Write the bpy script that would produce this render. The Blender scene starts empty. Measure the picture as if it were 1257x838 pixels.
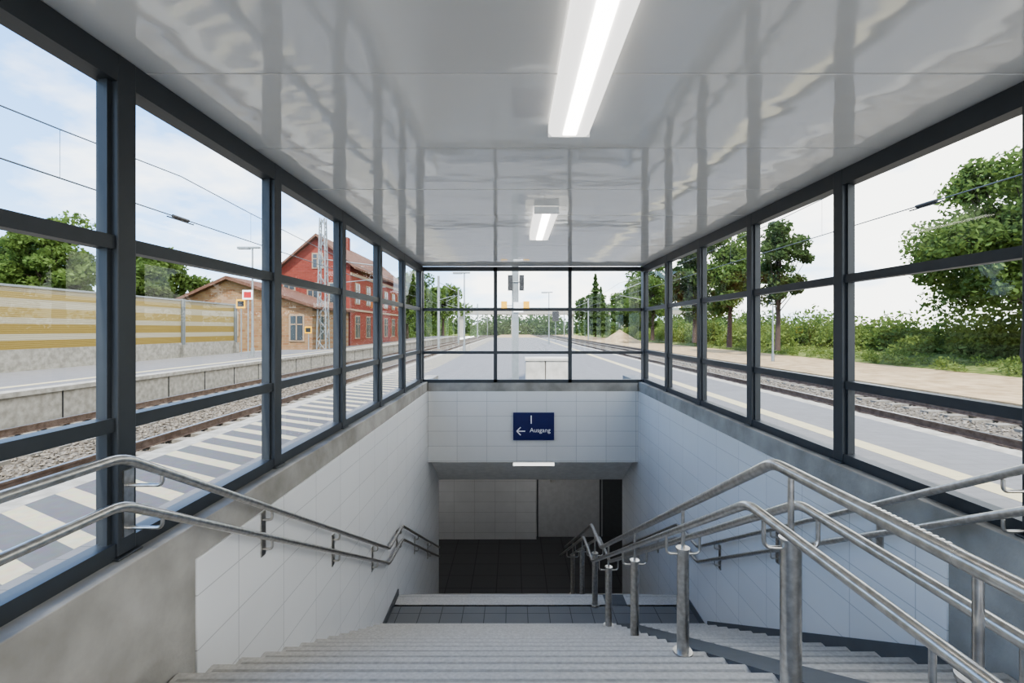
import bpy, math, random
import numpy as np
from mathutils import Vector, Matrix
S = bpy.context.scene
H = 1.6   # eye height above platform
# ------------------------------------------------------------------ materials
def newmat(name):
    m = bpy.data.materials.new(name); m.use_nodes = True
    nt = m.node_tree; b = nt.nodes['Principled BSDF']
    return m, nt, b
def N(nt, t, **kw):
    n = nt.nodes.new(t)
    for k, v in kw.items(): setattr(n, k, v)
    return n
def objco(nt):
    return N(nt, 'ShaderNodeTexCoord').outputs['Object']
def noise_col(nt, b, c1, c2, scale, detail=6, lo=.35, hi=.65, bump=0.0, bscale=None, bdist=.01, stretch=None):
    co = objco(nt)
    if stretch:
        mp = N(nt, 'ShaderNodeMapping'); mp.inputs['Scale'].default_value = stretch
        nt.links.new(co, mp.inputs[0]); co = mp.outputs[0]
    n = N(nt, 'ShaderNodeTexNoise'); n.inputs['Scale'].default_value = scale; n.inputs['Detail'].default_value = detail
    nt.links.new(co, n.inputs['Vector'])
    r = N(nt, 'ShaderNodeValToRGB')
    r.color_ramp.elements[0].position = lo; r.color_ramp.elements[0].color = (*c1, 1)
    r.color_ramp.elements[1].position = hi; r.color_ramp.elements[1].color = (*c2, 1)
    nt.links.new(n.outputs['Fac'], r.inputs[0]); nt.links.new(r.outputs[0], b.inputs['Base Color'])
    if bump:
        n2 = N(nt, 'ShaderNodeTexNoise'); n2.inputs['Scale'].default_value = bscale or scale; n2.inputs['Detail'].default_value = 4
        nt.links.new(co, n2.inputs['Vector'])
        bp = N(nt, 'ShaderNodeBump'); bp.inputs['Strength'].default_value = bump; bp.inputs['Distance'].default_value = bdist
        nt.links.new(n2.outputs['Fac'], bp.inputs['Height']); nt.links.new(bp.outputs[0], b.inputs['Normal'])
    return r
def simple(name, c, rough=.5, metal=0, c2=None, scale=8, bump=0, bscale=None, bdist=.01, lo=.35, hi=.65, stretch=None):
    m, nt, b = newmat(name)
    b.inputs['Roughness'].default_value = rough; b.inputs['Metallic'].default_value = metal
    if c2 is None: c2 = tuple(min(1, x*1.12) for x in c)
    noise_col(nt, b, c, c2, scale, bump=bump, bscale=bscale, bdist=bdist, lo=lo, hi=hi, stretch=stretch)
    return m
def tile(name, axes, w, h, c, mortar, rough=.3, ms=.004, c2=None, offset=0.0, shift=(0, 0), dirt=.08):
    m, nt, b = newmat(name)
    sp = N(nt, 'ShaderNodeSeparateXYZ'); nt.links.new(objco(nt), sp.inputs[0])
    cb = N(nt, 'ShaderNodeCombineXYZ')
    for i, a in enumerate(axes):
        ad = N(nt, 'ShaderNodeMath', operation='ADD'); ad.inputs[1].default_value = shift[i]+100
        nt.links.new(sp.outputs['XYZ'.index(a)], ad.inputs[0]); nt.links.new(ad.outputs[0], cb.inputs[i])
    br = N(nt, 'ShaderNodeTexBrick'); br.offset = offset; br.squash = 1
    br.inputs['Scale'].default_value = 1; br.inputs['Brick Width'].default_value = w; br.inputs['Row Height'].default_value = h
    br.inputs['Mortar Size'].default_value = ms; br.inputs['Mortar Smooth'].default_value = .1
    br.inputs['Color1'].default_value = (*c, 1); br.inputs['Color2'].default_value = (*(c2 or tuple(x*.96 for x in c)), 1)
    br.inputs['Mortar'].default_value = (*mortar, 1)
    nt.links.new(cb.outputs[0], br.inputs['Vector'])
    nz = N(nt, 'ShaderNodeTexNoise'); nz.inputs['Scale'].default_value = 3; nz.inputs['Detail'].default_value = 6
    nt.links.new(objco(nt), nz.inputs['Vector'])
    mr = N(nt, 'ShaderNodeMapRange'); mr.inputs['To Min'].default_value = 1-dirt; mr.inputs['To Max'].default_value = 1+dirt
    nt.links.new(nz.outputs['Fac'], mr.inputs['Value'])
    mx = N(nt, 'ShaderNodeMix', data_type='RGBA', blend_type='MULTIPLY'); mx.inputs[0].default_value = 1
    nt.links.new(br.outputs['Color'], mx.inputs[6]); nt.links.new(mr.outputs[0], mx.inputs[7])
    nt.links.new(mx.outputs[2], b.inputs['Base Color'])
    bp = N(nt, 'ShaderNodeBump', invert=True); bp.inputs['Strength'].default_value = .3; bp.inputs['Distance'].default_value = .002
    nt.links.new(br.outputs['Fac'], bp.inputs['Height']); nt.links.new(bp.outputs[0], b.inputs['Normal'])
    b.inputs['Roughness'].default_value = rough
    return m
def emis(name, c, s):
    m, nt, b = newmat(name)
    b.inputs['Base Color'].default_value = (.9, .9, .9, 1)
    b.inputs['Emission Color'].default_value = (*c, 1); b.inputs['Emission Strength'].default_value = s
    return m
def glassmat(name, tint=(.95, .975, .965)):
    m = bpy.data.materials.new(name); m.use_nodes = True; nt = m.node_tree; nt.nodes.clear()
    o = N(nt, 'ShaderNodeOutputMaterial'); mx = N(nt, 'ShaderNodeMixShader'); t = N(nt, 'ShaderNodeBsdfTransparent')
    g = N(nt, 'ShaderNodeBsdfGlossy'); f = N(nt, 'ShaderNodeLayerWeight'); f.inputs[0].default_value = .5
    p = N(nt, 'ShaderNodeMath', operation='POWER'); p.inputs[1].default_value = 5
    q = N(nt, 'ShaderNodeMath', operation='MULTIPLY_ADD'); q.inputs[1].default_value = .4; q.inputs[2].default_value = .03
    nt.links.new(f.outputs['Facing'], p.inputs[0]); nt.links.new(p.outputs[0], q.inputs[0]); nt.links.new(q.outputs[0], mx.inputs[0])
    t.inputs[0].default_value = (*tint, 1); g.inputs['Roughness'].default_value = .01
    nt.links.new(t.outputs[0], mx.inputs[1]); nt.links.new(g.outputs[0], mx.inputs[2])
    nt.links.new(mx.outputs[0], o.inputs[0])
    return m
M = {}
M['frame'] = simple('anthracite_paint', (.033, .038, .044), .42)
M['conc'] = simple('raw_concrete', (.225, .215, .195), .9, c2=(.40, .385, .36), scale=2.6, bump=.5, bscale=30, bdist=.006, lo=.3, hi=.7)
M['tileL'] = tile('wall_tile_side', 'YZ', .60, .30, (.69, .69, .69), (.44, .44, .44), .35, ms=.0035, shift=(.14, .05), dirt=.04)
M['tileE'] = tile('wall_tile_end', 'XZ', .60, .30, (.66, .66, .65), (.40, .40, .40), .35, ms=.004, shift=(.13, .05), dirt=.04)
M['tileU'] = tile('underpass_tile', 'XZ', .60, .30, (.60, .60, .60), (.36, .36, .36), .5, ms=.004, shift=(.13, .05))
M['darkfloor'] = tile('underpass_floor_tile', 'XY', .6, .6, (.075, .076, .08), (.03, .03, .03), .5, ms=.012)
M['landing'] = tile('landing_tile', 'XY', .3, .3, (.17, .172, .175), (.07, .07, .07), .7, ms=.006)
M['step'] = simple('step_granite', (.44, .42, .39), .8, c2=(.56, .54, .51), scale=45, lo=.3, hi=.7)
M['stepline'] = simple('step_edge_shade_joint', (.31, .30, .28), .85, c2=(.40, .385, .36), scale=30)  # darker tone painting in occlusion shade and joint lines at tread edges
M['stepdark'] = simple('step_skirting', (.09, .095, .10), .6)
M['steel'] = simple('brushed_stainless', (.48, .46, .43), .28, 1, c2=(.64, .62, .59), scale=30)
M['white'] = simple('white_paint', (.78, .78, .77), .45)
M['doorgrey'] = simple('grey_door_paint', (.46, .46, .46), .55)
M['glass'] = glassmat('window_glass')
M['lamp'] = emis('lamp_tube', (1, .95, .86), 9)
M['lampu'] = emis('underpass_tube', (1, .98, .95), 12)
M['lampb'] = emis('lamp_diffuser', (1, .97, .92), 1.4)
M['blue'] = simple('sign_blue', (.006, .009, .085), .35)
M['signw'] = simple('sign_white', (.85, .85, .85), .4)
M['paver'] = tile('platform_paver', 'XY', .4, .2, (.17, .168, .17), (.10, .10, .10), .85, offset=.5, dirt=.15)
m, nt, b = newmat('ceiling_panel_gloss'); b.inputs['Base Color'].default_value = (.84, .83, .80, 1)
b.inputs['Roughness'].default_value = .06; b.inputs['IOR'].default_value = 1.9
nz = N(nt, 'ShaderNodeTexNoise'); nz.inputs['Scale'].default_value = 2.2; nz.inputs['Detail'].default_value = 1
mp = N(nt, 'ShaderNodeMapping'); mp.inputs['Scale'].default_value = (1.0, 1.6, 1)
nt.links.new(objco(nt), mp.inputs[0]); nt.links.new(mp.outputs[0], nz.inputs['Vector'])
bp = N(nt, 'ShaderNodeBump'); bp.inputs['Strength'].default_value = .3; bp.inputs['Distance'].default_value = .014
nt.links.new(nz.outputs['Fac'], bp.inputs['Height']); nt.links.new(bp.outputs[0], b.inputs['Normal'])
M['ceil'] = m
def hatch():
    m, nt, b = newmat('hatched_platform_paving')
    sp = N(nt, 'ShaderNodeSeparateXYZ'); nt.links.new(objco(nt), sp.inputs[0])
    a = N(nt, 'ShaderNodeMath', operation='MULTIPLY'); a.inputs[1].default_value = .55; nt.links.new(sp.outputs[0], a.inputs[0])
    c = N(nt, 'ShaderNodeMath', operation='ADD'); nt.links.new(a.outputs[0], c.inputs[0]); nt.links.new(sp.outputs[1], c.inputs[1])
    d = N(nt, 'ShaderNodeMath', operation='MODULO'); d.inputs[1].default_value = .5
    e = N(nt, 'ShaderNodeMath', operation='ADD'); e.inputs[1].default_value = 60; nt.links.new(c.outputs[0], e.inputs[0]); nt.links.new(e.outputs[0], d.inputs[0])
    g = N(nt, 'ShaderNodeMath', operation='GREATER_THAN'); g.inputs[1].default_value = .3; nt.links.new(d.outputs[0], g.inputs[0])
    n = N(nt, 'ShaderNodeTexNoise'); n.inputs['Scale'].default_value = 12; nt.links.new(objco(nt), n.inputs['Vector'])
    mx = N(nt, 'ShaderNodeMix', data_type='RGBA'); mx.inputs[6].default_value = (.14, .138, .142, 1); mx.inputs[7].default_value = (.48, .43, .31, 1)
    nt.links.new(g.outputs[0], mx.inputs[0])
    m2 = N(nt, 'ShaderNodeMix', data_type='RGBA', blend_type='MULTIPLY'); m2.inputs[0].default_value = .35
    nt.links.new(mx.outputs[2], m2.inputs[6]); nt.links.new(n.outputs['Color'], m2.inputs[7]); nt.links.new(m2.outputs[2], b.inputs['Base Color'])
    b.inputs['Roughness'].default_value = .9
    return m
M['hatch'] = hatch()
M['tactile'] = tile('tactile_strip', 'XY', .3, .3, (.44, .39, .26), (.28, .26, .20), .9, dirt=.15)
M['edge'] = simple('platform_edge_concrete', (.25, .235, .205), .9, c2=(.37, .35, .31), scale=6)
M['ballast'] = simple('ballast_stone', (.055, .045, .035), .95, c2=(.25, .22, .18), scale=14, bump=1, bscale=14, bdist=.06, lo=.35, hi=.68)
M['sand'] = simple('sandy_gravel', (.29, .21, .12), .95, c2=(.45, .34, .21), scale=1.6, bump=.6, bscale=12, bdist=.03)
M['grass'] = simple('grass_ground', (.09, .13, .035), .95, c2=(.24, .26, .09), scale=2.5, bump=1, bscale=20, bdist=.1)
M['rail'] = simple('rail_steel', (.10, .065, .045), .6, .4, c2=(.18, .13, .10))
M['railtop'] = simple('rail_head', (.4, .4, .4), .35, 1)
M['sleeper'] = simple('sleeper_concrete', (.17, .155, .13), .9, c2=(.25, .23, .2))
M['galv'] = simple('galvanised_steel', (.24, .26, .27), .55, .4)
M['wire'] = simple('wire', (.05, .06, .07), .5)
M['bark'] = simple('bark', (.07, .05, .04), .95)
M['yellow'] = simple('sign_yellow', (.80, .42, .01), .5)
M['red'] = simple('sign_red', (.40, .02, .02), .5)
M['black'] = simple('black_plastic', (.02, .02, .022), .5)
M['roof'] = simple('roof_tile', (.11, .06, .045), .9, c2=(.17, .10, .075), scale=3)
M['redbrick'] = tile('red_brick', 'YZ', .5, .16, (.22, .055, .042), (.18, .085, .07), .9, ms=.012, c2=(.18, .045, .035), offset=.5, dirt=.2)
M['redbrickE'] = tile('red_brick_gable', 'XZ', .5, .16, (.22, .055, .042), (.18, .085, .07), .9, ms=.012, c2=(.18, .045, .035), offset=.5, dirt=.2)
M['tanbrickE'] = tile('tan_brick', 'XZ', .5, .2, (.22, .115, .065), (.24, .18, .125), .9, ms=.02, c2=(.27, .175, .10), offset=.5, dirt=.3)
M['wglass'] = simple('dark_window', (.05, .06, .07), .15)
M['cream'] = simple('window_surround', (.30, .23, .17), .8)
def barrier():
    m, nt, b = newmat('noise_barrier_panel')
    sp = N(nt, 'ShaderNodeSeparateXYZ'); nt.links.new(objco(nt), sp.inputs[0])
    d = N(nt, 'ShaderNodeMapRange'); d.inputs['From Min'].default_value = .86; d.inputs['From Max'].default_value = 3.2
    nt.links.new(sp.outputs[2], d.inputs['Value'])
    r = N(nt, 'ShaderNodeValToRGB'); r.color_ramp.interpolation = 'CONSTANT'
    Y = (.30, .22, .075); W = (.42, .38, .28); Y2_ = (.35, .27, .11)
    cols = [(0, Y), (.14, W), (.24, Y), (.40, W), (.5, Y2_), (.66, W), (.8, Y2_), (.9, (.32, .28, .19))]
    el = r.color_ramp.elements
    el[0].position = 0; el[0].color = (*cols[0][1], 1); el[1].position = cols[1][0]; el[1].color = (*cols[1][1], 1)
    for p, c in cols[2:]:
        e = el.new(p); e.color = (*c, 1)
    nt.links.new(d.outputs[0], r.inputs[0]); nt.links.new(r.outputs[0], b.inputs['Base Color'])
    b.inputs['Roughness'].default_value = .85
    w = N(nt, 'ShaderNodeTexWave', bands_direction='Z'); w.inputs['Scale'].default_value = 6
    nt.links.new(objco(nt), w.inputs['Vector'])
    bp = N(nt, 'ShaderNodeBump'); bp.inputs['Strength'].default_value = .5; bp.inputs['Distance'].default_value = .04
    nt.links.new(w.outputs['Fac'], bp.inputs['Height']); nt.links.new(bp.outputs[0], b.inputs['Normal'])
    return m
M['barrier'] = barrier()
def leafmat(name, c1, c2):
    m, nt, b = newmat(name)
    noise_col(nt, b, c1, c2, .9, lo=.3, hi=.7)
    b.inputs['Roughness'].default_value = .7
    tr = N(nt, 'ShaderNodeBsdfTranslucent'); tr.inputs[0].default_value = (*[min(1, x*1.3) for x in c2], 1)
    mx = N(nt, 'ShaderNodeMixShader'); mx.inputs[0].default_value = .3
    o = nt.nodes['Material Output']
    nt.links.new(b.outputs[0], mx.inputs[1]); nt.links.new(tr.outputs[0], mx.inputs[2]); nt.links.new(mx.outputs[0], o.inputs[0])
    return m
M['leaf'] = leafmat('leaf_green', (.05, .085, .025), (.14, .20, .06))
M['leafd'] = leafmat('leaf_dark', (.035, .06, .022), (.095, .14, .05))
M['leafl'] = leafmat('leaf_light', (.08, .12, .03), (.20, .25, .075))
M['stone'] = simple('ballast_chips', (.08, .065, .05), .95, c2=(.28, .25, .21), scale=9, lo=.3, hi=.7)
for k in ('hatch', 'tactile', 'edge', 'ballast', 'sand', 'grass', 'paver', 'sleeper', 'barrier', 'redbrick', 'redbrickE', 'tanbrickE', 'roof', 'cream', 'leaf', 'leafd', 'leafl', 'stone', 'conc'):
    M[k].node_tree.nodes['Principled BSDF'].inputs['Specular IOR Level'].default_value = .1
# ------------------------------------------------------------------ mesh builder
class MB:
    def __init__(s): s.v = []; s.f = []; s.m = []; s.sm = []; s.mats = []
    def mi(s, k):
        if k not in s.mats: s.mats.append(k)
        return s.mats.index(k)
    def add(s, vs, fs, k, smooth=False):
        o = len(s.v); s.v += [tuple(v) for v in vs]; i = s.mi(k)
        for f in fs: s.f.append([a+o for a in f]); s.m.append(i); s.sm.append(smooth)
    def box(s, x0, x1, y0, y1, z0, z1, k):
        vs = [(x0, y0, z0), (x1, y0, z0), (x1, y1, z0), (x0, y1, z0), (x0, y0, z1), (x1, y0, z1), (x1, y1, z1), (x0, y1, z1)]
        s.add(vs, [(0, 3, 2, 1), (4, 5, 6, 7), (0, 1, 5, 4), (1, 2, 6, 5), (2, 3, 7, 6), (3, 0, 4, 7)], k)
    def prismX(s, prof, x0, x1, k):   # prof list of (y,z)
        n = len(prof)
        vs = [(x0, y, z) for y, z in prof]+[(x1, y, z) for y, z in prof]
        fs = [tuple(range(n)), tuple(range(2*n-1, n-1, -1))]+[(i, i+n, (i+1) % n+n, (i+1) % n) for i in range(n)]
        s.add(vs, fs, k)
    def prismY(s, prof, y0, y1, k):   # prof list of (x,z)
        n = len(prof)
        vs = [(x, y0, z) for x, z in prof]+[(x, y1, z) for x, z in prof]
        fs = [tuple(range(n)), tuple(range(2*n-1, n-1, -1))]+[(i, i+n, (i+1) % n+n, (i+1) % n) for i in range(n)]
        s.add(vs, fs, k)
    def tube(s, path, r, k, n=14, r2=None):
        P = [Vector(p) for p in path]; L = len(P); vs = []; up = None
        for i, p in enumerate(P):
            t = (P[min(i+1, L-1)]-P[max(i-1, 0)]).normalized()
            if up is None:
                up = Vector((0, 0, 1)) if abs(t.z) < .9 else Vector((1, 0, 0))
            a = t.cross(up).normalized(); u2 = a.cross(t).normalized(); up = u2
            rr = r if r2 is None else r+(r2-r)*i/(L-1)
            for j in range(n):
                an = 2*math.pi*j/n; vs.append(p+a*math.cos(an)*rr+u2*math.sin(an)*rr)
        fs = []
        for i in range(L-1):
            for j in range(n):
                fs.append((i*n+j, i*n+(j+1) % n, (i+1)*n+(j+1) % n, (i+1)*n+j))
        s.add(vs, fs, k, True)
        s.add(vs[:n], [tuple(range(n-1, -1, -1))], k); s.add(vs[-n:], [tuple(range(n))], k)
    def build(s, name, parent=None, bevel=0, recalc=True):
        me = bpy.data.meshes.new(name); me.from_pydata(s.v, [], s.f)
        for k in s.mats: me.materials.append(M[k])
        me.polygons.foreach_set('material_index', s.m); me.polygons.foreach_set('use_smooth', s.sm)
        me.update()
        if recalc:
            import bmesh
            bm = bmesh.new(); bm.from_mesh(me); bmesh.ops.recalc_face_normals(bm, faces=bm.faces); bm.to_mesh(me); bm.free()
        o = bpy.data.objects.new(name, me); S.collection.objects.link(o)
        if parent: o.parent = parent
        if bevel:
            md = o.modifiers.new('bevel', 'BEVEL'); md.width = bevel; md.segments = 2; md.limit_method = 'ANGLE'
        return o
def rpath(pts, rad=.06, n=5):
    P = [Vector(p) for p in pts]; out = [P[0]]
    for i in range(1, len(P)-1):
        a = (P[i-1]-P[i]); b = (P[i+1]-P[i]); r = min(rad, a.length*.45, b.length*.45)
        A = P[i]+a.normalized()*r; B = P[i]+b.normalized()*r
        for j in range(n+1):
            t = j/n; out.append(A*(1-t)**2+P[i]*2*t*(1-t)+B*t*t)
    out.append(P[-1]); return out
def text(body, size, loc, k, parent, name):
    c = bpy.data.curves.new(name, 'FONT'); c.body = body; c.size = size; c.extrude = .002
    o = bpy.data.objects.new(name, c); S.collection.objects.link(o)
    o.rotation_euler = (math.pi/2, 0, 0); o.location = loc; c.materials.append(M[k])
    bpy.context.view_layer.update()
    me = bpy.data.meshes.new_from_object(o.evaluated_get(bpy.context.evaluated_depsgraph_get()))
    o2 = bpy.data.objects.new(name, me); S.collection.objects.link(o2); o2.matrix_world = o.matrix_world.copy()
    bpy.data.objects.remove(o); o2.parent = parent; return o2
# ------------------------------------------------------------------ geometry constants
XL, XR = -1.73, 2.53        # inner well walls
YE = 9.85                    # end wall
ZC = 2.87                    # ceiling
ZS = .54                     # ledge
RI, RU, Y0 = 2.35/15, .293, 2.2
YL0, YL1 = Y0+14*RU, 7.27; ZL = -2.35
Y2 = YL1+13*RU; ZF = ZL-14*RI
def stair_z(y):
    if y < Y0: return 0
    if y < YL0: return -RI*(int((y-Y0)/RU)+1)
    if y < YL1: return ZL
    if y < Y2: return ZL-RI*(int((y-YL1)/RU)+1)
    return ZF
mb = MB()
XO0, XO1 = -2.0, 2.80
mb.box(-3.2, XO0, -12, 95, -.25, 0, 'paver'); mb.box(XO1, 4.7, -12, 95, -.25, 0, 'paver')
mb.box(XO0, XO1, 10.1, 95, -.25, 0, 'paver'); mb.box(XO0, XO1, -12, -.6, -.25, 0, 'paver')
mb.box(XL, XR, -.6, Y0-.3, -.25, 0, 'landing')
mb.box(-4.45, -3.2, -12, 95, -.25, 0, 'hatch')
mb.box(-4.75, -4.45, -12, 95, -.9, 0.001, 'edge')
mb.box(4.7, 5.0, -12, 95, -.25, 0.002, 'tactile'); mb.box(5.0, 6.35, -12, 95, -.25, 0, 'paver'); mb.box(6.35, 6.65, -12, 95, -.9, .001, 'edge')
mb.build('floor_platform')
mb = MB(); mb.box(XO0, XL, -.6, 11.3, ZF-.2, ZS, 'conc'); mb.box(XL-.01, XL+.012, 2.66, 11.3, ZF, .35, 'tileL'); mb.build('wall_left', bevel=.006)
mb = MB(); mb.box(XR, XO1, -.6, 11.3, ZF-.2, ZS, 'conc'); mb.box(XR-.012, XR+.01, 2.84, 11.3, ZF, .35, 'tileL'); mb.build('wall_right', bevel=.006)
mb = MB(); mb.box(XL+.013, XR-.013, YE, 10.12, -1.08, .52, 'conc'); mb.box(XL+.013, XR-.013, YE-.012, YE+.01, -1.08, .35, 'tileE'); mb.build('wall_end', bevel=.006)
mb = MB(); mb.prismX([(10.12, -.26), (10.12, -1.082), (11.3, -1.87), (11.3, -.26)], XL, XR, 'white')
mb.box(-8, 8, 11.3, 15, -1.87, -1.6, 'white'); mb.build('ceiling_underpass')
mb = MB(); mb.box(-8, 8, Y2+.3, 15, ZF-.2, ZF, 'darkfloor'); mb.build('floor_underpass')
mb = MB(); mb.box(-8, .68, 14.3, 15, ZF, -1.87, 'tileU'); mb.box(.68, 2.65, 14.5, 15, ZF, -1.87, 'tileU'); mb.box(2.65, 8, 14.5, 15, ZF, -1.87, 'stepdark')
mb.build('wall_underpass_back')
mb = MB(); mb.box(.70, .74, 14.44, 14.5, ZF, -2.0, 'stepdark'); mb.box(.74, 2.55, 14.45, 14.5, ZF+.01, -1.97, 'doorgrey'); mb.box(2.55, 2.6, 14.44, 14.5, ZF, -1.97, 'stepdark')
mb.box(1.1, 1.25, 14.40, 14.42, ZF+1.65, ZF+1.68, 'steel'); mb.box(1.1, 1.13, 14.40, 14.45, ZF+1.62, ZF+1.7, 'steel')
mb.build('door_1')
mb = MB(); mb.box(-8, XO0, 11.1, 11.3, ZF, -1.6, 'tileU'); mb.box(XO1, 8, 11.1, 11.3, ZF, -1.6, 'tileU'); mb.box(-8.2, -8, 11.1, 15, ZF, -1.6, 'tileU'); mb.box(8, 8.2, 11.1, 15, ZF, -1.6, 'tileU')
mb.build('wall_underpass_sides')
# stairs
def flight(mb, x0, x1, y0, z0, n, k):
    prof = [(y0-.3, z0), (y0, z0)]
    y, z = y0, z0
    for i in range(n):
        z -= RI; prof.append((y-.0, z))
        if i < n-1: y += RU; prof.append((y, z))
    prof.append((y, z-.3)); prof.append((y0-.3, z0-.35))
    mb.prismX(prof, x0, x1, k)
    for i in range(n):
        yn = y0+i*RU; zn = z0-i*RI
        mb.box(x0+.03, x1-.03, yn-.056, yn-.034, zn-.004, zn+.0012, 'stepline')  # dark strip stands in for tread-edge shade and joint
        mb.box(x0+.002, x1-.002, yn+.0, yn+.012, zn-.045, zn-.002, k)
mb = MB(); flight(mb, XL+.012, 1.33, Y0, 0, 15, 'step'); flight(mb, 1.63, XR-.012, Y0, 0, 15, 'step')
mb.box(XL+.012, XR-.012, YL0, YL1-.26, ZL-.3, ZL, 'landing'); mb.box(XL+.012, XR-.012, YL1-.26, YL1, ZL-.3, ZL+.001, 'step')
flight(mb, XL+.012, 1.33, YL1, ZL, 14, 'step'); flight(mb, 1.63, XR-.012, YL1, ZL, 14, 'step')
mb.box(XL+.012, XR-.012, Y2-.01, Y2+.3, ZF-.3, ZF, 'darkfloor')
mb.build('staircase', bevel=.004)
mb = MB()
for (ya, za, n) in ((Y0, 0, 15), (YL1, ZL, 14)):
    yb = ya+(n-1)*RU+.25; zb = za-n*RI
    mb.prismX([(ya-.28, za+.004), (ya, za+.004), (yb, zb+.004), (yb, zb-.3), (ya-.28, za-.3)], 1.33, 1.63, 'stepdark')
mb.build('bicycle_ramp')
mb = MB()
for x0, x1 in ((XL+.013, XL+.03), (XR-.03, XR-.013)):
    if x0 > 0: mb.prismX([(Y0+.6, -RI*2-.1), (Y0+.6, -RI*2+.08), (YL0, ZL+.19), (YL0, ZL-.05)], x0, x1, 'stepdark')
    mb.box(x0, x1, YL0, YL1, ZL, ZL+.09, 'stepdark')
mb.build('baseboard_stairs')
# ------------------------------------------------------------------ shelter
colsL = [2.3+1.48*i for i in range(-2, 6)]; colsR = [3.92+1.475*i for i in range(-3, 5)]
def column(xa, xb, y):
    mb = MB(); mb.box(xa, xb, y-.055, y+.055, ZS+.012, ZC-.002, 'frame')
    mb.box(xa-.02, xb+.02, y-.075, y+.075, ZS, ZS+.012, 'frame')
    mb.build('steel_column', bevel=.006)
for y in colsL: column(-1.92, -1.815, y)
for y in colsR: column(2.60, 2.705, y)
def sidewin(name, xi, xo, cols, yend):
    a, b = min(xi, xo), max(xi, xo); mb = MB(); y0 = -.6
    c = (a+b)/2
    mb.box(a+.002, b-.002, y0, yend, ZC-.13, ZC-.005, 'frame')
    mb.box(a+.01, b-.01, y0, yend, ZS, ZS+.075, 'frame')
    edges = [y0]+[y for y in cols if y > y0]+[yend]
    for i in range(len(edges)-1):
        p, q = edges[i]+(.055 if i else 0), edges[i+1]-.055
        if q-p < .2: continue
        for z in (2.0, 1.16): mb.box(a+.02, b-.015, p, q, z-.032, z+.032, 'frame')
        zs = [ZS+.075, 1.16-.032, 1.16+.032, 2.0-.032, 2.0+.032, ZC-.13]
        for z0, z1 in ((zs[0], zs[1]), (zs[2], zs[3]), (zs[4], zs[5])):
            mb.box(c-.02, c+.02, p, p+.022, z0, z1, 'frame'); mb.box(c-.02, c+.02, q-.022, q, z0, z1, 'frame')
            mb.add([(c, p+.02, z0), (c, q-.02, z0), (c, q-.02, z1), (c, p+.02, z1)], [(0, 1, 2, 3)], 'glass')
    return mb.build(name, recalc=False)
sidewin('window_1', -1.815, -1.92, colsL, YE)
sidewin('window_2', 2.60, 2.705, colsR, YE)
mb = MB(); a, b = YE+.02, YE+.12
mb.box(-1.92, 2.705, a, b, ZC-.09, ZC-.005, 'frame'); mb.box(-1.92, 2.705, a, b, .52, .585, 'frame')
xs = [-1.85, -.36, 1.15, 2.64]
for x in xs: mb.box(x-.035, x+.035, a, b, .52, ZC-.01, 'frame')
for i in range(3):
    for z in (2.0, 1.13): mb.box(xs[i]+.035, xs[i+1]-.035, a+.01, b-.01, z-.028, z+.028, 'frame')
mb.add([(-1.85, YE+.07, .56), (2.64, YE+.07, .56), (2.64, YE+.07, ZC-.05), (-1.85, YE+.07, ZC-.05)], [(0, 1, 2, 3)], 'glass')
mb.build('window_3', recalc=False)
random.seed(3)
mb = MB(); y = -3.6
while y < YE:
    y1 = min(y+1.005, YE+.02); z = [ZC+random.uniform(-.0025, .0025) for _ in range(4)]
    g = .005
    vs = [(-1.84, y+g, z[0]), (2.63, y+g, z[1]), (2.63, y1-g, z[2]), (-1.84, y1-g, z[3])]
    mb.add(vs+[(v[0], v[1], ZC+.03) for v in vs], [(0, 3, 2, 1), (0, 1, 5, 4), (1, 2, 6, 5), (2, 3, 7, 6), (3, 0, 4, 7), (4, 5, 6, 7)], 'ceil')
    y = y1
mb.build('ceiling')
mb = MB(); mb.box(-1.96, 2.745, -3.7, 10.05, ZC+.031, ZC+.33, 'frame'); mb.build('roof')
def lamp(y0, y1):
    mb = MB(); x0, x1 = .22, .47; zb = ZC-.075
    mb.prismY([(x0+.02, zb), (x1-.02, zb), (x1, zb+.02), (x1, ZC-.004), (x0, ZC-.004), (x0, zb+.02)], y0, y1, 'lampb')
    mb.box(x0+.085, x1-.085, y0+.03, y1-.03, zb-.006, zb-.001, 'lamp')
    mb.box(x0-.004, x1+.004, y0-.012, y0, zb-.004, ZC-.004, 'white'); mb.box(x0-.004, x1+.004, y1, y1+.012, zb-.004, ZC-.004, 'white')
    mb.build('ceiling_lamp')
lamp(1.5, 3.03); lamp(5.05, 6.55)
lamp(-2.2, -.7)
mb = MB(); mb.box(0, .83, 9.9, 10.02, -1.165, -1.10, 'lampb'); mb.box(-.01, 0, 9.89, 10.03, -1.17, -1.085, 'white'); mb.box(.83, .84, 9.89, 10.03, -1.17, -1.085, 'white'); mb.box(0, .83, 9.9, 10.02, -1.10, -1.08, 'white'); mb.build('soffit_lamp')
for x in (-3.4, 0.2, 4.4):
    mb = MB(); mb.box(x, x+1.2, 12.7, 12.85, -1.93, -1.885, 'lampu'); mb.box(x-.01, x+1.21, 12.68, 12.87, -1.885, -1.871, 'white'); mb.build('underpass_lamp')
mb = MB(); mb.box(0, .82, YE-.06, YE-.03, -.62+.0, -.07, 'blue')
mb.box(.1, .14, YE-.03, YE-.012, -.5, -.2, 'galv'); mb.box(.68, .72, YE-.03, YE-.012, -.5, -.2, 'galv')
sg = mb.build('exit_sign')
text('1', .24, (.30, YE-.062, -.29), 'signw', sg, 'numeral')
text('Ausgang', .125, (.33, YE-.062, -.46), 'signw', sg, 'lettering')
mb = MB(); yy = YE-.064
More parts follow.
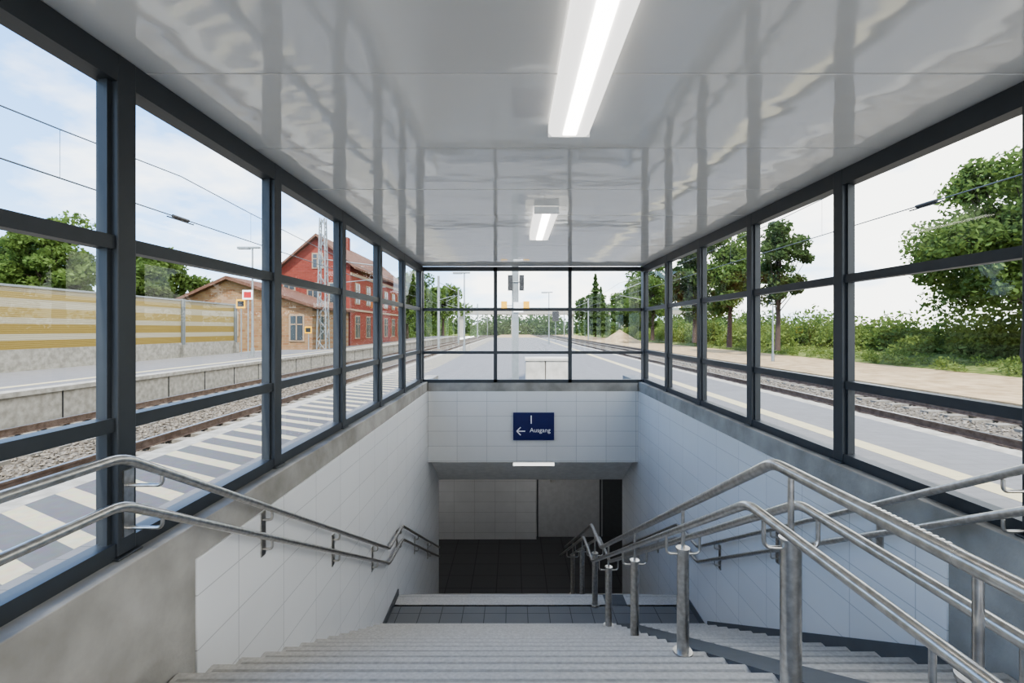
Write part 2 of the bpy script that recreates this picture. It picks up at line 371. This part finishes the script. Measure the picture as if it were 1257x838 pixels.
def seg(x0, z0, x1, z1, w=.011):
    d = Vector((x1-x0, 0, z1-z0)).normalized(); n = Vector((-d.z, 0, d.x))*w
    A = Vector((x0, yy, z0)); B = Vector((x1, yy, z1)); mb.add([A-n, B-n, B+n, A+n], [(0, 1, 2, 3)], 'signw')
seg(.07, -.44, .24, -.44); seg(.07, -.44, .15, -.36); seg(.07, -.44, .15, -.52)
mb.build('arrow', sg)
# ------------------------------------------------------------------ handrails
PI = .535
def railpts(x, zt, yb, ys, ye=10.9):
    z65 = zt-PI*(6.5-yb); return [(x, ys, zt), (x, yb, zt), (x, 6.5, z65), (x, 7.3, z65-.02), (x, ye, z65-.02-PI*(ye-7.3))]
def rail_z(zt, yb, y):
    if y < yb: return zt
    if y < 6.5: return zt-PI*(y-yb)
    z65 = zt-PI*(6.5-yb)
    if y < 7.3: return z65-.02
    return z65-.02-PI*(y-7.3)
def wallrail(x, xw, zt, yb, ys, brs):
    mb = MB(); r = .021; sgn = 1 if xw > x else -1
    for dz in (0, -.20): mb.tube(rpath(railpts(x, zt+dz, yb, ys), .07), r, 'steel')
    for y in brs:
        z = rail_z(zt, yb, y)
        xx = xw-sgn*.008
        mb.box(min(xx, xw), max(xx, xw), y-.03, y+.03, z-.32, z-.02, 'steel')
        for dz in (-.0, -.20):
            mb.tube(rpath([(xx, y, z+dz-.075), (x, y, z+dz-.075), (x, y, z+dz-.015)], .03), .009, 'steel', 8)
    return mb.build('handrail', recalc=True)
wallrail(-1.65, XL+.012, 1.06, 2.06, .5, [3.35, 4.65, 5.95, 7.2, 8.5, 9.8])
wallrail(2.45, XR-.012, 1.06, 2.1, .5, [3.35, 4.65, 5.95, 7.2, 8.5, 9.8])
mb = MB()
for x, xw, yy_ in ((-1.65, -1.815, 2.3), (2.45, 2.60, 2.445), (-1.65, -1.815, .82), (2.45, 2.60, .97)):
    z = rail_z(1.06, 2.08, yy_)
    for dz in (0, -.2):
        mb.tube(rpath([(xw, yy_, z+dz-.075), (x, yy_, z+dz-.075), (x, yy_, z+dz-.015)], .03), .009, 'steel', 8)
    mb.box(min(xw, xw+(.008 if x > xw else -.008)), max(xw, xw+(.008 if x > xw else -.008)), yy_-.03, yy_+.03, z-.31, z, 'steel')
mb.build('handrail_bracket')
mb = MB(); XC = 1.17
mb.tube(rpath(railpts(XC, 1.0, 2.2, .3), .07), .025, 'steel', 18)
mb.tube([(XC, 1.28, 1.0), (XC, 1.62, 1.0)], .0262, 'steel', 18)
for j in range(14):
    yj = 1.31+j*.021; mb.box(XC-.008, XC+.008, yj, yj+.011, 1.0245, 1.0275, 'steel')
for dx in (-.115, .115): mb.tube(rpath(railpts(XC+dx, .815, 2.2, .3), .07), .021, 'steel', 16)
for yy2 in (1.23, 2.06, 3.37, 4.71, 6.0, 7.0, 8.3, 9.6):
    z = rail_z(1.0, 2.2, yy2); g = stair_z(yy2); zt = z-.29
    mb.tube([(XC, yy2, g), (XC, yy2, zt)], .041, 'steel', 22)
    mb.tube([(XC, yy2, zt), (XC, yy2, zt+.012)], .047, 'steel', 22)
    mb.tube([(XC, yy2, g), (XC, yy2, g+.012)], .065, 'steel', 22)
    mb.tube([(XC, yy2, zt), (XC, yy2, z-.01)], .0125, 'steel', 12)
    for dx in (-.115, .115):
        mb.tube(rpath([(XC+(.03 if dx > 0 else -.03), yy2, zt-.03), (XC+dx, yy2, zt-.03), (XC+dx, yy2, z-.2)], .05, 6), .009, 'steel', 10)
mb.build('central_handrail')
# ------------------------------------------------------------------ outdoors ground
mb = MB(); mb.box(-12.0, -4.75, -15, 260, -1.2, -.78, 'ballast'); mb.build('floor_ballast_left')
mb = MB(); mb.box(6.65, 14.2, -15, 260, -1.2, -.58, 'ballast'); mb.build('floor_ballast_right')
mb = MB(); mb.box(14.2, 22, -15, 260, -1.2, -.5, 'sand'); mb.build('floor_sand')
mb = MB(); mb.prismY([(22, -1.2), (22, -.5), (26, .1), (140, .6), (140, -1.2)], -15, 300, 'grass'); mb.build('floor_grass_right')
mb = MB(); mb.box(-160, -18.4, -15, 300, -1.2, -.3, 'grass'); mb.build('floor_grass_left')
mb = MB(); mb.box(-4.75, 6.65, 95, 260, -1.2, -.5, 'sand'); mb.build('floor_gravel_far')
mb = MB(); mb.box(-17.7, -12.35, -15, 110, -.9, .08, 'paver'); mb.box(-12.35, -12.0, -15, 110, -.9, .1, 'edge'); mb.box(-12.0, -11.9, -15, 110, -.02, .1, 'edge')
for i in range(60): mb.box(-12.03, -11.985, -15+i*2, -14.97+i*2, -.85, -.02, 'black')
mb.box(-13.4, -13.1, -15, 110, .0, .083, 'tactile')
mb.box(-18.4, -17.7, -15, 110, -.9, .06, 'edge')
mb.build('opposite_platform')
def track(xc, zt, y1=250):
    mb = MB()
    for dx in (-.75, .75):
        x = xc+dx; mb.box(x-.07, x+.07, -15, y1, zt-.16, zt-.145, 'rail'); mb.box(x-.012, x+.012, -15, y1, zt-.145, zt-.035, 'rail'); mb.box(x-.036, x+.036, -15, y1, zt-.035, zt-.004, 'rail'); mb.box(x-.03, x+.03, -15, y1, zt-.004, zt, 'railtop')
    y = -15
    while y < 110: mb.box(xc-1.3, xc+1.3, y, y+.26, zt-.32, zt-.16, 'sleeper'); y += .6
    mb.build('railway_track')
track(-6.45, -.55); track(-10.2, -.55); track(8.2, -.36); track(12.0, -.36)
rng = np.random.default_rng(5)
def stones(name, x0, x1, y0, y1, z, n, s, k):
    base = np.array([(1, 0, 0), (-1, 0, 0), (0, 1, 0), (0, -1, 0), (0, 0, 1), (0, 0, -1)], float)
    fc = np.array([(0, 2, 4), (2, 1, 4), (1, 3, 4), (3, 0, 4), (2, 0, 5), (1, 2, 5), (3, 1, 5), (0, 3, 5)])
    c = np.stack([rng.uniform(x0, x1, n), rng.uniform(y0, y1, n), np.full(n, z)+rng.uniform(0, s*.5, n)], 1)
    sc = rng.uniform(.5, 1.2, (n, 6, 1))*s; v = base[None]*sc
    a = rng.uniform(0, 6.28, n); ca, sa = np.cos(a), np.sin(a)
    v = np.stack([v[..., 0]*ca[:, None]-v[..., 1]*sa[:, None]+v[..., 2]*.3, v[..., 0]*sa[:, None]+v[..., 1]*ca[:, None], v[..., 2]*.8+v[..., 0]*.2], -1)+c[:, None]
    f = fc[None]+(np.arange(n)*6)[:, None, None]
    me = bpy.data.meshes.new(name); me.from_pydata(v.reshape(-1, 3).tolist(), [], f.reshape(-1, 3).tolist()); me.materials.append(M[k])
    o = bpy.data.objects.new(name, me); S.collection.objects.link(o)
stones('ballast_gravel', -11.95, -4.8, 1, 26, -.78, 18000, .05, 'stone')
stones('ballast_gravel', 6.7, 14.2, 3, 30, -.58, 14000, .05, 'stone')
mb = MB(); XB = -18.2; y = -3.5
ys_ = []
while y < 36: ys_.append(y); y += 5.05
mb.box(XB-.1, XB+.1, -3.5, ys_[-1], -.3, .86, 'edge')
mb.box(XB-.06, XB+.05, -3.5, ys_[-1], .86, 3.15, 'barrier'); mb.box(XB-.1, XB+.1, -3.5, ys_[-1], 3.15, 3.23, 'galv')
for y in ys_:
    mb.box(XB+.02, XB+.16, y-.1, y+.1, .3, 3.25, 'galv'); mb.box(XB-.16, XB+.16, y-.02, y+.02, .3, 3.25, 'galv'); mb.box(XB-.1, XB+.26, y-.2, y+.2, -.3, .75, 'edge')
mb.build('noise_barrier')
# ------------------------------------------------------------------ buildings
def winbox(mb, plane, p, a0, a1, z0, z1):
    for d, k, g in ((.06, 'cream', .12), (.09, 'wglass', 0)):
        A0, A1, Z0, Z1 = a0-g, a1+g, z0-g, z1+g
        if plane == 'X': mb.box(p-.02, p+d, A0, A1, Z0, Z1, k)
        else: mb.box(A0, A1, p-d, p+.02, Z0, Z1, k)
    am = (a0+a1)/2; zm = z0+(z1-z0)*.65
    if plane == 'X': mb.box(p, p+.12, am-.04, am+.04, z0, z1, 'cream'); mb.box(p, p+.12, a0, a1, zm-.04, zm+.04, 'cream')
    else: mb.box(am-.04, am+.04, p-.12, p, z0, z1, 'cream'); mb.box(a0, a1, p-.12, p, zm-.04, zm+.04, 'cream')
mb = MB(); a, b, y0, y1 = -22, -15, 45, 66; xp = -18
mb.prismY([(a, -.3), (b, -.3), (b, 7.6), (xp, 10.1), (a, 6.7)], y0, y0+.3, 'redbrickE')
mb.box(a, b, y0+.3, y1, -.3, 6.7, 'redbrick')
mb.prismY([(a, 6.69), (b, 6.69), (b, 7.59), (xp, 10.0)], y0+.3, y1, 'redbrick')
mb.prismY([(xp, 10.1), (a-.6, 6.2), (a-.6, 6.4), (xp, 10.35)], y0-.5, y1+.5, 'roof')
mb.prismY([(xp, 10.1), (b+.6, 7.1), (b+.6, 7.3), (xp, 10.35)], y0-.5, y1+.5, 'roof')
mb.box(b, b+.12, y0, y1, 6.6, 6.85, 'cream'); mb.box(b, b+.1, y0, y1, 3.3, 3.5, 'cream'); mb.box(a, b, y0-.1, y0, 3.3, 3.5, 'cream')
for yy in (47, 50.5, 54, 57.5, 61, 64):
    winbox(mb, 'X', b, yy-.6, yy+.6, 4.1, 5.9); winbox(mb, 'X', b, yy-.6, yy+.6, .8, 2.8)
for xx in (-20.6, -18.4, -16.4):
    winbox(mb, 'Y', y0, xx-.45, xx+.45, 4.1, 5.8)
winbox(mb, 'Y', y0, -18.4, -17.6, 7.3, 8.5)
mb.box(-18.4, -17.6, 52, 52.8, 9.5, 11.4, 'redbrick')
mb.build('station_building')
mb = MB(); a, b, y0, y1 = -25.5, -15, 36.5, 44.5; xm = -21.2
mb.prismY([(a, -.3), (b, -.3), (b, 3.4), (xm, 5.3), (a, 3.4)], y0, y1, 'tanbrickE')
mb.prismY([(xm, 5.3), (a-.5, 3.15), (a-.5, 3.35), (xm, 5.55)], y0-.5, y1+.3, 'roof'); mb.prismY([(xm, 5.3), (b+.5, 3.1), (b+.5, 3.3), (xm, 5.55)], y0-.5, y1+.3, 'roof')
winbox(mb, 'Y', y0, -18.6, -17.4, .8, 2.6); winbox(mb, 'Y', y0, -16.6, -15.7, .8, 2.6); winbox(mb, 'Y', y0, -22, -20.6, 1.2, 2.8)
for yy in (38.5, 42): winbox(mb, 'X', b, yy-.6, yy+.6, .8, 2.6)
mb.build('brick_goods_shed')
# ------------------------------------------------------------------ masts, poles, wires
def lattice(x, y, h, z0=0):
    mb = MB(); w = .35; wt = .18
    def c(i, z):
        t = z/h; q = w+(wt-w)*t; sx, sy = ((-1, -1), (1, -1), (1, 1), (-1, 1))[i % 4]; return (x+sx*q, y+sy*q, z0+z)
    for i in range(4): mb.tube([c(i, 0), c(i, h)], .05, 'galv', 6)
    n = 12
    for j in range(n):
        for i in range(4):
            a_, b_ = (i, i+1) if j % 2 else (i+1, i)
            mb.tube([c(a_, h*j/n), c(b_, h*(j+1)/n)], .03, 'galv', 5)
    mb.box(x-.5, x+.5, y-.5, y+.5, z0-.6, z0, 'edge')
    return mb
mb = lattice(-14.4, 37, 10); mb.tube([(-14.4, 37, 6.9), (-10.2, 37, 6.4)], .04, 'galv', 6); mb.tube([(-14.4, 37, 5.0), (-10.2, 37, 5.4)], .03, 'galv', 6)
mb.build('catenary_mast')
def cmast(x, y, arm, zb=-.6):
    mb = MB(); mb.box(x-.12, x+.12, y-.1, y+.1, zb, 7.6, 'galv')
    mb.tube([(x, y, 6.9), (arm, y, 5.9)], .04, 'galv', 6); mb.tube([(x, y, 4.9), (arm, y, 5.4)], .035, 'galv', 6); mb.tube([(arm, y, 5.9), (arm, y, 5.3)], .03, 'black', 6)
    mb.build('catenary_mast')
for y in (75, 115, 160): cmast(-8.4, y, -10.2); cmast(14.6, y-20, 12.0)
cmast(-8.4, 55, -6.5)
mb = MB()
for x, za, zb in ((-10.2, 5.0, 5.75), (12.0, 5.25, 6.3)):
    mb.tube([(x, -15, za), (x, 180, za)], .018, 'wire', 6)
    for s0 in range(-25, 170, 40):
        pts = [(x, s0+t*4, zb+.9*((t-5)/5)**2*.6) for t in range(11)]
        mb.tube(pts, .016, 'wire', 6)
        for t in range(1, 10, 2): mb.tube([(x, s0+t*4, za), (x, s0+t*4, zb+.54*((t-5)/5)**2)], .007, 'wire', 4)
for x, y, z in ((-10.2, 15, 5.0), (12.0, 14.2, 5.25)):
    mb.tube([(x, y-.35, z), (x, y-.1, z), (x, y+.1, z), (x, y+.35, z)], .05, 'black', 8); mb.tube([(x, y-.6, z-.07), (x, y+.6, z-.07)], .02, 'black', 6)
mb.build('overhead_wires')
def lamppost(x, y, h, z0=0, arm=.8):
    mb = MB(); mb.tube([(x, y, z0), (x, y, z0+h)], .07, 'galv', 10, r2=.04); mb.tube([(x, y, z0), (x, y, z0+.5)], .1, 'galv', 10)
    mb.box(x-arm, x+arm*.5, y-.1, y+.1, z0+h-.02, z0+h+.07, 'galv'); mb.box(x-arm, x-.15, y-.12, y+.12, z0+h-.06, z0+h+.05, 'galv')
    mb.build('platform_lamp')
lamppost(-14.4, 27, 6.0, .08); lamppost(-14.0, 52, 6, .08); lamppost(-3.4, 34, 5.5); lamppost(3.8, 52, 5.5)
lamppost(17, 32, 3.8, -.5, .2)
mb = MB(); x, y = .06, 14.6
mb.box(x-.1, x+.1, y-.1, y+.1, .02, 4.6, 'galv'); mb.box(x-.2, x+.2, y-.2, y+.2, 0, .02, 'galv')
for dx in (-.22, .12): mb.box(x+dx, x+dx+.14, y-.2, y-.02, 2.75, 3.2, 'black')
mb.tube([(x-.2, y-.11, 3.0), (x+.26, y-.11, 3.0)], .02, 'galv', 8)
mb.box(x-.05, x+.24, y-.13, y-.1, 2.1, 2.4, 'signw')
for dx in (-.42, .24): mb.box(x+dx, x+dx+.18, y-.12, y-.1, 2.15, 2.43, 'yellow')
mb.tube([(x-.35, y-.09, 2.3), (x+.36, y-.09, 2.3)], .015, 'galv', 8)
mb.build('platform_information_mast')
M['blockconc'] = simple('precast_concrete', (.40, .385, .35), .9, c2=(.52, .50, .46), scale=4)
mb = MB()
for x0, x1 in ((.38, .98), (1.0, 1.72)):
    mb.box(x0, x1, 15, 15.7, 0, .62, 'blockconc'); mb.box(x0-.02, x1+.02, 14.97, 15.73, .62, .72, 'blockconc')
mb.build('concrete_bench_block', bevel=.02)
def signpost(name, x, y, z0, h, w, hh, k, border=None):
    mb = MB(); mb.tube([(x, y, z0), (x, y, z0+h)], .035, 'galv', 8)
    mb.box(x-w/2, x+w/2, y-.07, y-.04, z0+h-hh, z0+h, k)
    if border:
        mb.box(x-w*.36, x+w*.36, y-.075, y-.069, z0+h-hh*.82, z0+h-hh*.18, border)
    mb.build(name)
signpost('warning_sign', -15.3, 27.5, .08, 3.2, .5, .5, 'yellow', 'black')
signpost('station_sign', -14.1, 26, .08, 3.6, .55, .5, 'signw', 'red')
signpost('warning_sign', -13.4, 32, .08, 1.7, .45, .45, 'yellow', 'black')
signpost('signal_post', 5.2, 60, 0, 3.8, .8, 1.2, 'black')
mb = MB(); mb.box(-45, 60, 150, 156, 6.2, 7.6, 'edge'); mb.box(-45, 60, 149.9, 150, 7.6, 8.3, 'galv')
for x in (-30, -16, 0, 18, 34): mb.box(x-.6, x+.6, 151, 155, -1, 6.2, 'edge')
mb.build('road_bridge')
nr, na = 14, 36; vs = []; fs = []
for i in range(nr):
    t = i/(nr-1)
    for j in range(na):
        an = 6.283*j/na; r = 2.9*t*(1+.15*math.sin(3*an+1)+.06*math.sin(9*an+t*8)); vs.append((17.0+r*math.cos(an)*1.2, 78+r*math.sin(an), -.5+1.9*(1-t)**1.2*(1+.08*math.sin(5*an+4*t))))
for i in range(nr-1):
    for j in range(na): fs.append((i*na+j, i*na+(j+1) % na, (i+1)*na+(j+1) % na, (i+1)*na+j))
mb = MB(); mb.add(vs, fs, 'sand', True); mb.build('sand_heap')
# ------------------------------------------------------------------ vegetation
def leaves(c, size, rng):
    n = len(c); nrm = rng.normal(size=(n, 3)); nrm[:, 2] += .4; nrm /= np.linalg.norm(nrm, axis=1)[:, None]
    t = np.cross(nrm, rng.normal(size=(n, 3))); t /= np.linalg.norm(t, axis=1)[:, None]; bt = np.cross(nrm, t)
    s = (size*rng.uniform(.6, 1.3, n))[:, None]
    return np.stack([c-t*s, c-bt*s*.55, c+t*s, c+bt*s*.55], 1)
def leafmesh(name, v4, k, mb=None):
    n = len(v4); mb = mb or MB(); o = len(mb.v)
    mb.v += v4.reshape(-1, 3).tolist(); i = mb.mi(k)
    mb.f += (np.arange(n*4).reshape(-1, 4)+o).tolist(); mb.m += [i]*n; mb.sm += [False]*n
    return mb
def tree(name, x, y, h, r, seed, k='leaf', z0=-.3, n=9000, size=.16, low=.25, squash=1.0, nb=42):
    rg = np.random.default_rng(seed); mb = MB()
    mb.tube([(x, y, z0), (x+.1, y, z0+h*.35), (x-.05, y, z0+h*.8)], .05*r+.1, 'bark', 8, r2=.05)
    cz = z0+h*(low+1)/2; rz = h*(1-low)/2
    B = []
    for i in range(nb):
        d = rg.normal(size=3); d /= np.linalg.norm(d); q = rg.uniform(.3, .95)
        taper = 1-.25*max(0, d[2])
        cpt = np.array([x+d[0]*r*q*taper, y+d[1]*r*q*taper, cz+d[2]*rz*q*.95]); B.append((cpt, rg.uniform(.16, .36)*r))
        mb.tube([(x, y, z0+h*(.2+.4*rg.random())), tuple(cpt)], .05, 'bark', 5, r2=.015)
    per = n//len(B); cs = []
    for cpt, br in B:
        d = rg.normal(size=(per, 3)); d /= np.linalg.norm(d, axis=1)[:, None]
        q = rg.uniform(.3, 1.2, per)**.7
        cs.append(cpt+d*(br*q)[:, None]*np.array([1, 1, .75*squash]))
    leafmesh(name, leaves(np.concatenate(cs), size, rg), k, mb)
    mb.build(name, recalc=False)
tree('oak_tree', 25.3, 24, 10.8, 4.6, 1, 'leaf', 0, 24000, .15, .12)
tree('oak_tree', 31.5, 28, 12.5, 6.0, 2, 'leaf', 0, 24000, .17, .1)
tree('oak_tree', 20.0, 37, 10.5, 2.2, 3, 'leafd', 0, 9000, .15, .3)
tree('oak_tree', 19.0, 43, 11.5, 3.0, 4, 'leaf', 0, 12000, .17, .15)
tree('oak_tree', 21.5, 58, 13, 4.0, 5, 'leafd', 0, 10000, .22, .12)
tree('oak_tree', 20.5, 72, 12, 4.0, 6, 'leaf', 0, 8000, .26, .1)
tree('oak_tree', 24, 92, 13, 5.0, 7, 'leafd', 0, 8000, .32, .1)
def shrubs(name, x0, x1, y0, y1, h, n, size, seed, k, zb=0, count=60):
    rg = np.random.default_rng(seed); cs = []
    per = n//count
    for i in range(count):
        bx, by = rg.uniform(x0, x1), y0+(y1-y0)*(i+rg.random())/count; hh = h*rg.uniform(.45, 1.1)
        d = rg.normal(size=(per, 3)); d /= np.linalg.norm(d, axis=1)[:, None]; d[:, 2] = abs(d[:, 2])
        q = rg.uniform(.3, 1.1, per)**.5
        cs.append(np.array([bx, by, zb])+d*q[:, None]*np.array([h*.6, h*.7, hh]))
    mb = leafmesh(name, leaves(np.concatenate(cs), size, rg), k); mb.build(name, recalc=False)
shrubs('hedge_shrubs', 26, 28.5, 10, 60, 2.5, 40000, .12, 11, 'leafl', 0, 70)
shrubs('hedge_shrubs', 27.5, 30, 26, 120, 3.6, 26000, .2, 12, 'leaf', 0, 60)
shrubs('hedge_shrubs', 23.5, 25, 45, 120, 2.6, 14000, .2, 17, 'leafl', -.2, 50)
shrubs('meadow_weeds', 21.8, 25.5, 8, 60, .7, 22000, .08, 13, 'leafl', -.4, 220)
tree('birch_tree', -29, 31, 10.0, 2.9, 21, 'leaf', -.3, 12000, .16, .2)
tree('birch_tree', -35, 34, 9.0, 2.6, 22, 'leafd', -.3, 8000, .18, .2)
tree('birch_tree', -28.5, 38, 9.2, 2.6, 23, 'leaf', -.3, 9000, .18, .2)
tree('birch_tree', -32, 45, 10, 3.6, 24, 'leaf', -.3, 9000, .22, .15)
tree('birch_tree', -38, 24, 7, 2.5, 27, 'leafd', -.3, 7000, .18, .2)
shrubs('hedge_shrubs', -34, -23, 18, 35, 3.2, 10000, .18, 14, 'leaf', -.3, 25)
tree('linden_tree', -17, 78, 12, 4.5, 25, 'leaf', 0, 9000, .26, .1)
tree('linden_tree', -19, 96, 13, 5.5, 26, 'leafd', 0, 9000, .3, .1)
tree('linden_tree', -17, 118, 13, 6, 28, 'leaf', 0, 8000, .38, .1)
tree('linden_tree', 26, 112, 11, 5, 29, 'leaf', 0, 7000, .36, .1)
tree('linden_tree', 21, 128, 12, 5, 30, 'leafd', 0, 7000, .38, .1)
shrubs('hedge_shrubs', -24, -20, 68, 145, 4.5, 12000, .3, 15, 'leaf', 0, 40)
shrubs('distant_woodland', -70, 110, 185, 215, 10, 30000, .7, 16, 'leafd', -1, 110)
def spruce(x, y, h, r, seed):
    rg = np.random.default_rng(seed); n = 4500; t = rg.random(n)**.7; z = h*(1-t*.92); a = rg.random(n)*6.28
    lay = .7+.3*np.cos(z*5); rr = r*t*lay*rg.uniform(.3, 1.15, n)
    c = np.stack([x+rr*np.cos(a), y+rr*np.sin(a), z-rr*.25], 1)
    mb = MB(); mb.tube([(x, y, 0), (x, y, h)], .2, 'bark', 8, r2=.03); leafmesh('', leaves(c, .3, rg), 'leafd', mb); mb.build('spruce_tree', recalc=False)
spruce(17.5, 104, 13.5, 3.4, 31); spruce(21.5, 120, 12, 3.2, 33)
# ------------------------------------------------------------------ world + sun
w = bpy.data.worlds.new('sky_world'); S.world = w; w.use_nodes = True; nt = w.node_tree; bg = nt.nodes['Background']
co = N(nt, 'ShaderNodeTexCoord'); sp = N(nt, 'ShaderNodeSeparateXYZ'); nt.links.new(co.outputs['Generated'], sp.inputs[0])
ab = N(nt, 'ShaderNodeMath', operation='MAXIMUM'); ab.inputs[1].default_value = 0.0; nt.links.new(sp.outputs[2], ab.inputs[0])
ad = N(nt, 'ShaderNodeMath', operation='ADD'); ad.inputs[1].default_value = .25; nt.links.new(ab.outputs[0], ad.inputs[0])
dv = N(nt, 'ShaderNodeVectorMath', operation='DIVIDE'); nt.links.new(co.outputs['Generated'], dv.inputs[0])
cb = N(nt, 'ShaderNodeCombineXYZ')
for i in range(3): nt.links.new(ad.outputs[0], cb.inputs[i])
nt.links.new(cb.outputs[0], dv.inputs[1])
nz = N(nt, 'ShaderNodeTexNoise'); nz.inputs['Scale'].default_value = 1.7; nz.inputs['Detail'].default_value = 8; nz.inputs['Roughness'].default_value = .55
nt.links.new(dv.outputs[0], nz.inputs['Vector'])
mx_ = N(nt, 'ShaderNodeMath', operation='MULTIPLY_ADD'); mx_.inputs[1].default_value = .17; nt.links.new(sp.outputs[0], mx_.inputs[0]); nt.links.new(nz.outputs['Fac'], mx_.inputs[2])
r = N(nt, 'ShaderNodeValToRGB'); r.color_ramp.elements[0].position = .39; r.color_ramp.elements[1].position = .60
r.color_ramp.elements[0].color = (0, 0, 0, 1); r.color_ramp.elements[1].color = (1, 1, 1, 1)
nt.links.new(mx_.outputs[0], r.inputs[0])
gr = N(nt, 'ShaderNodeValToRGB'); e = gr.color_ramp.elements
e[0].position = 0; e[0].color = (.62, .79, .96, 1); e[1].position = .6; e[1].color = (.09, .25, .62, 1)
x_ = e.new(.2); x_.color = (.28, .50, .86, 1)
nt.links.new(sp.outputs[2], gr.inputs[0])
mx = N(nt, 'ShaderNodeMix', data_type='RGBA'); mx.inputs[7].default_value = (1.0, .985, .95, 1)
nt.links.new(r.outputs[0], mx.inputs[0]); nt.links.new(gr.outputs[0], mx.inputs[6]); nt.links.new(mx.outputs[2], bg.inputs[0]); bg.inputs[1].default_value = 3.7
sd = bpy.data.lights.new('sun', 'SUN'); sd.energy = 7.5; sd.angle = math.radians(4); sd.color = (1, .94, .84)
so = bpy.data.objects.new('sun', sd); S.collection.objects.link(so)
dirv = Vector((.10, .62, -1.0)); so.rotation_euler = dirv.to_track_quat('-Z', 'Y').to_euler()
so.location = (0, -10, 30)
# ------------------------------------------------------------------ camera
cd = bpy.data.cameras.new('camera'); cam = bpy.data.objects.new('camera', cd); S.collection.objects.link(cam)
cam.location = (0, 0, H); cam.rotation_euler = (math.pi/2, 0, 0)
cd.sensor_width = 36; cd.lens = 600/1257*36; cd.shift_x = -1.5/1257; cd.shift_y = -15/1257; cd.clip_start = .05; cd.clip_end = 1000
S.camera = cam
S.view_settings.view_transform = 'AgX'
try: S.view_settings.look = 'AgX - Medium High Contrast'
except Exception: pass
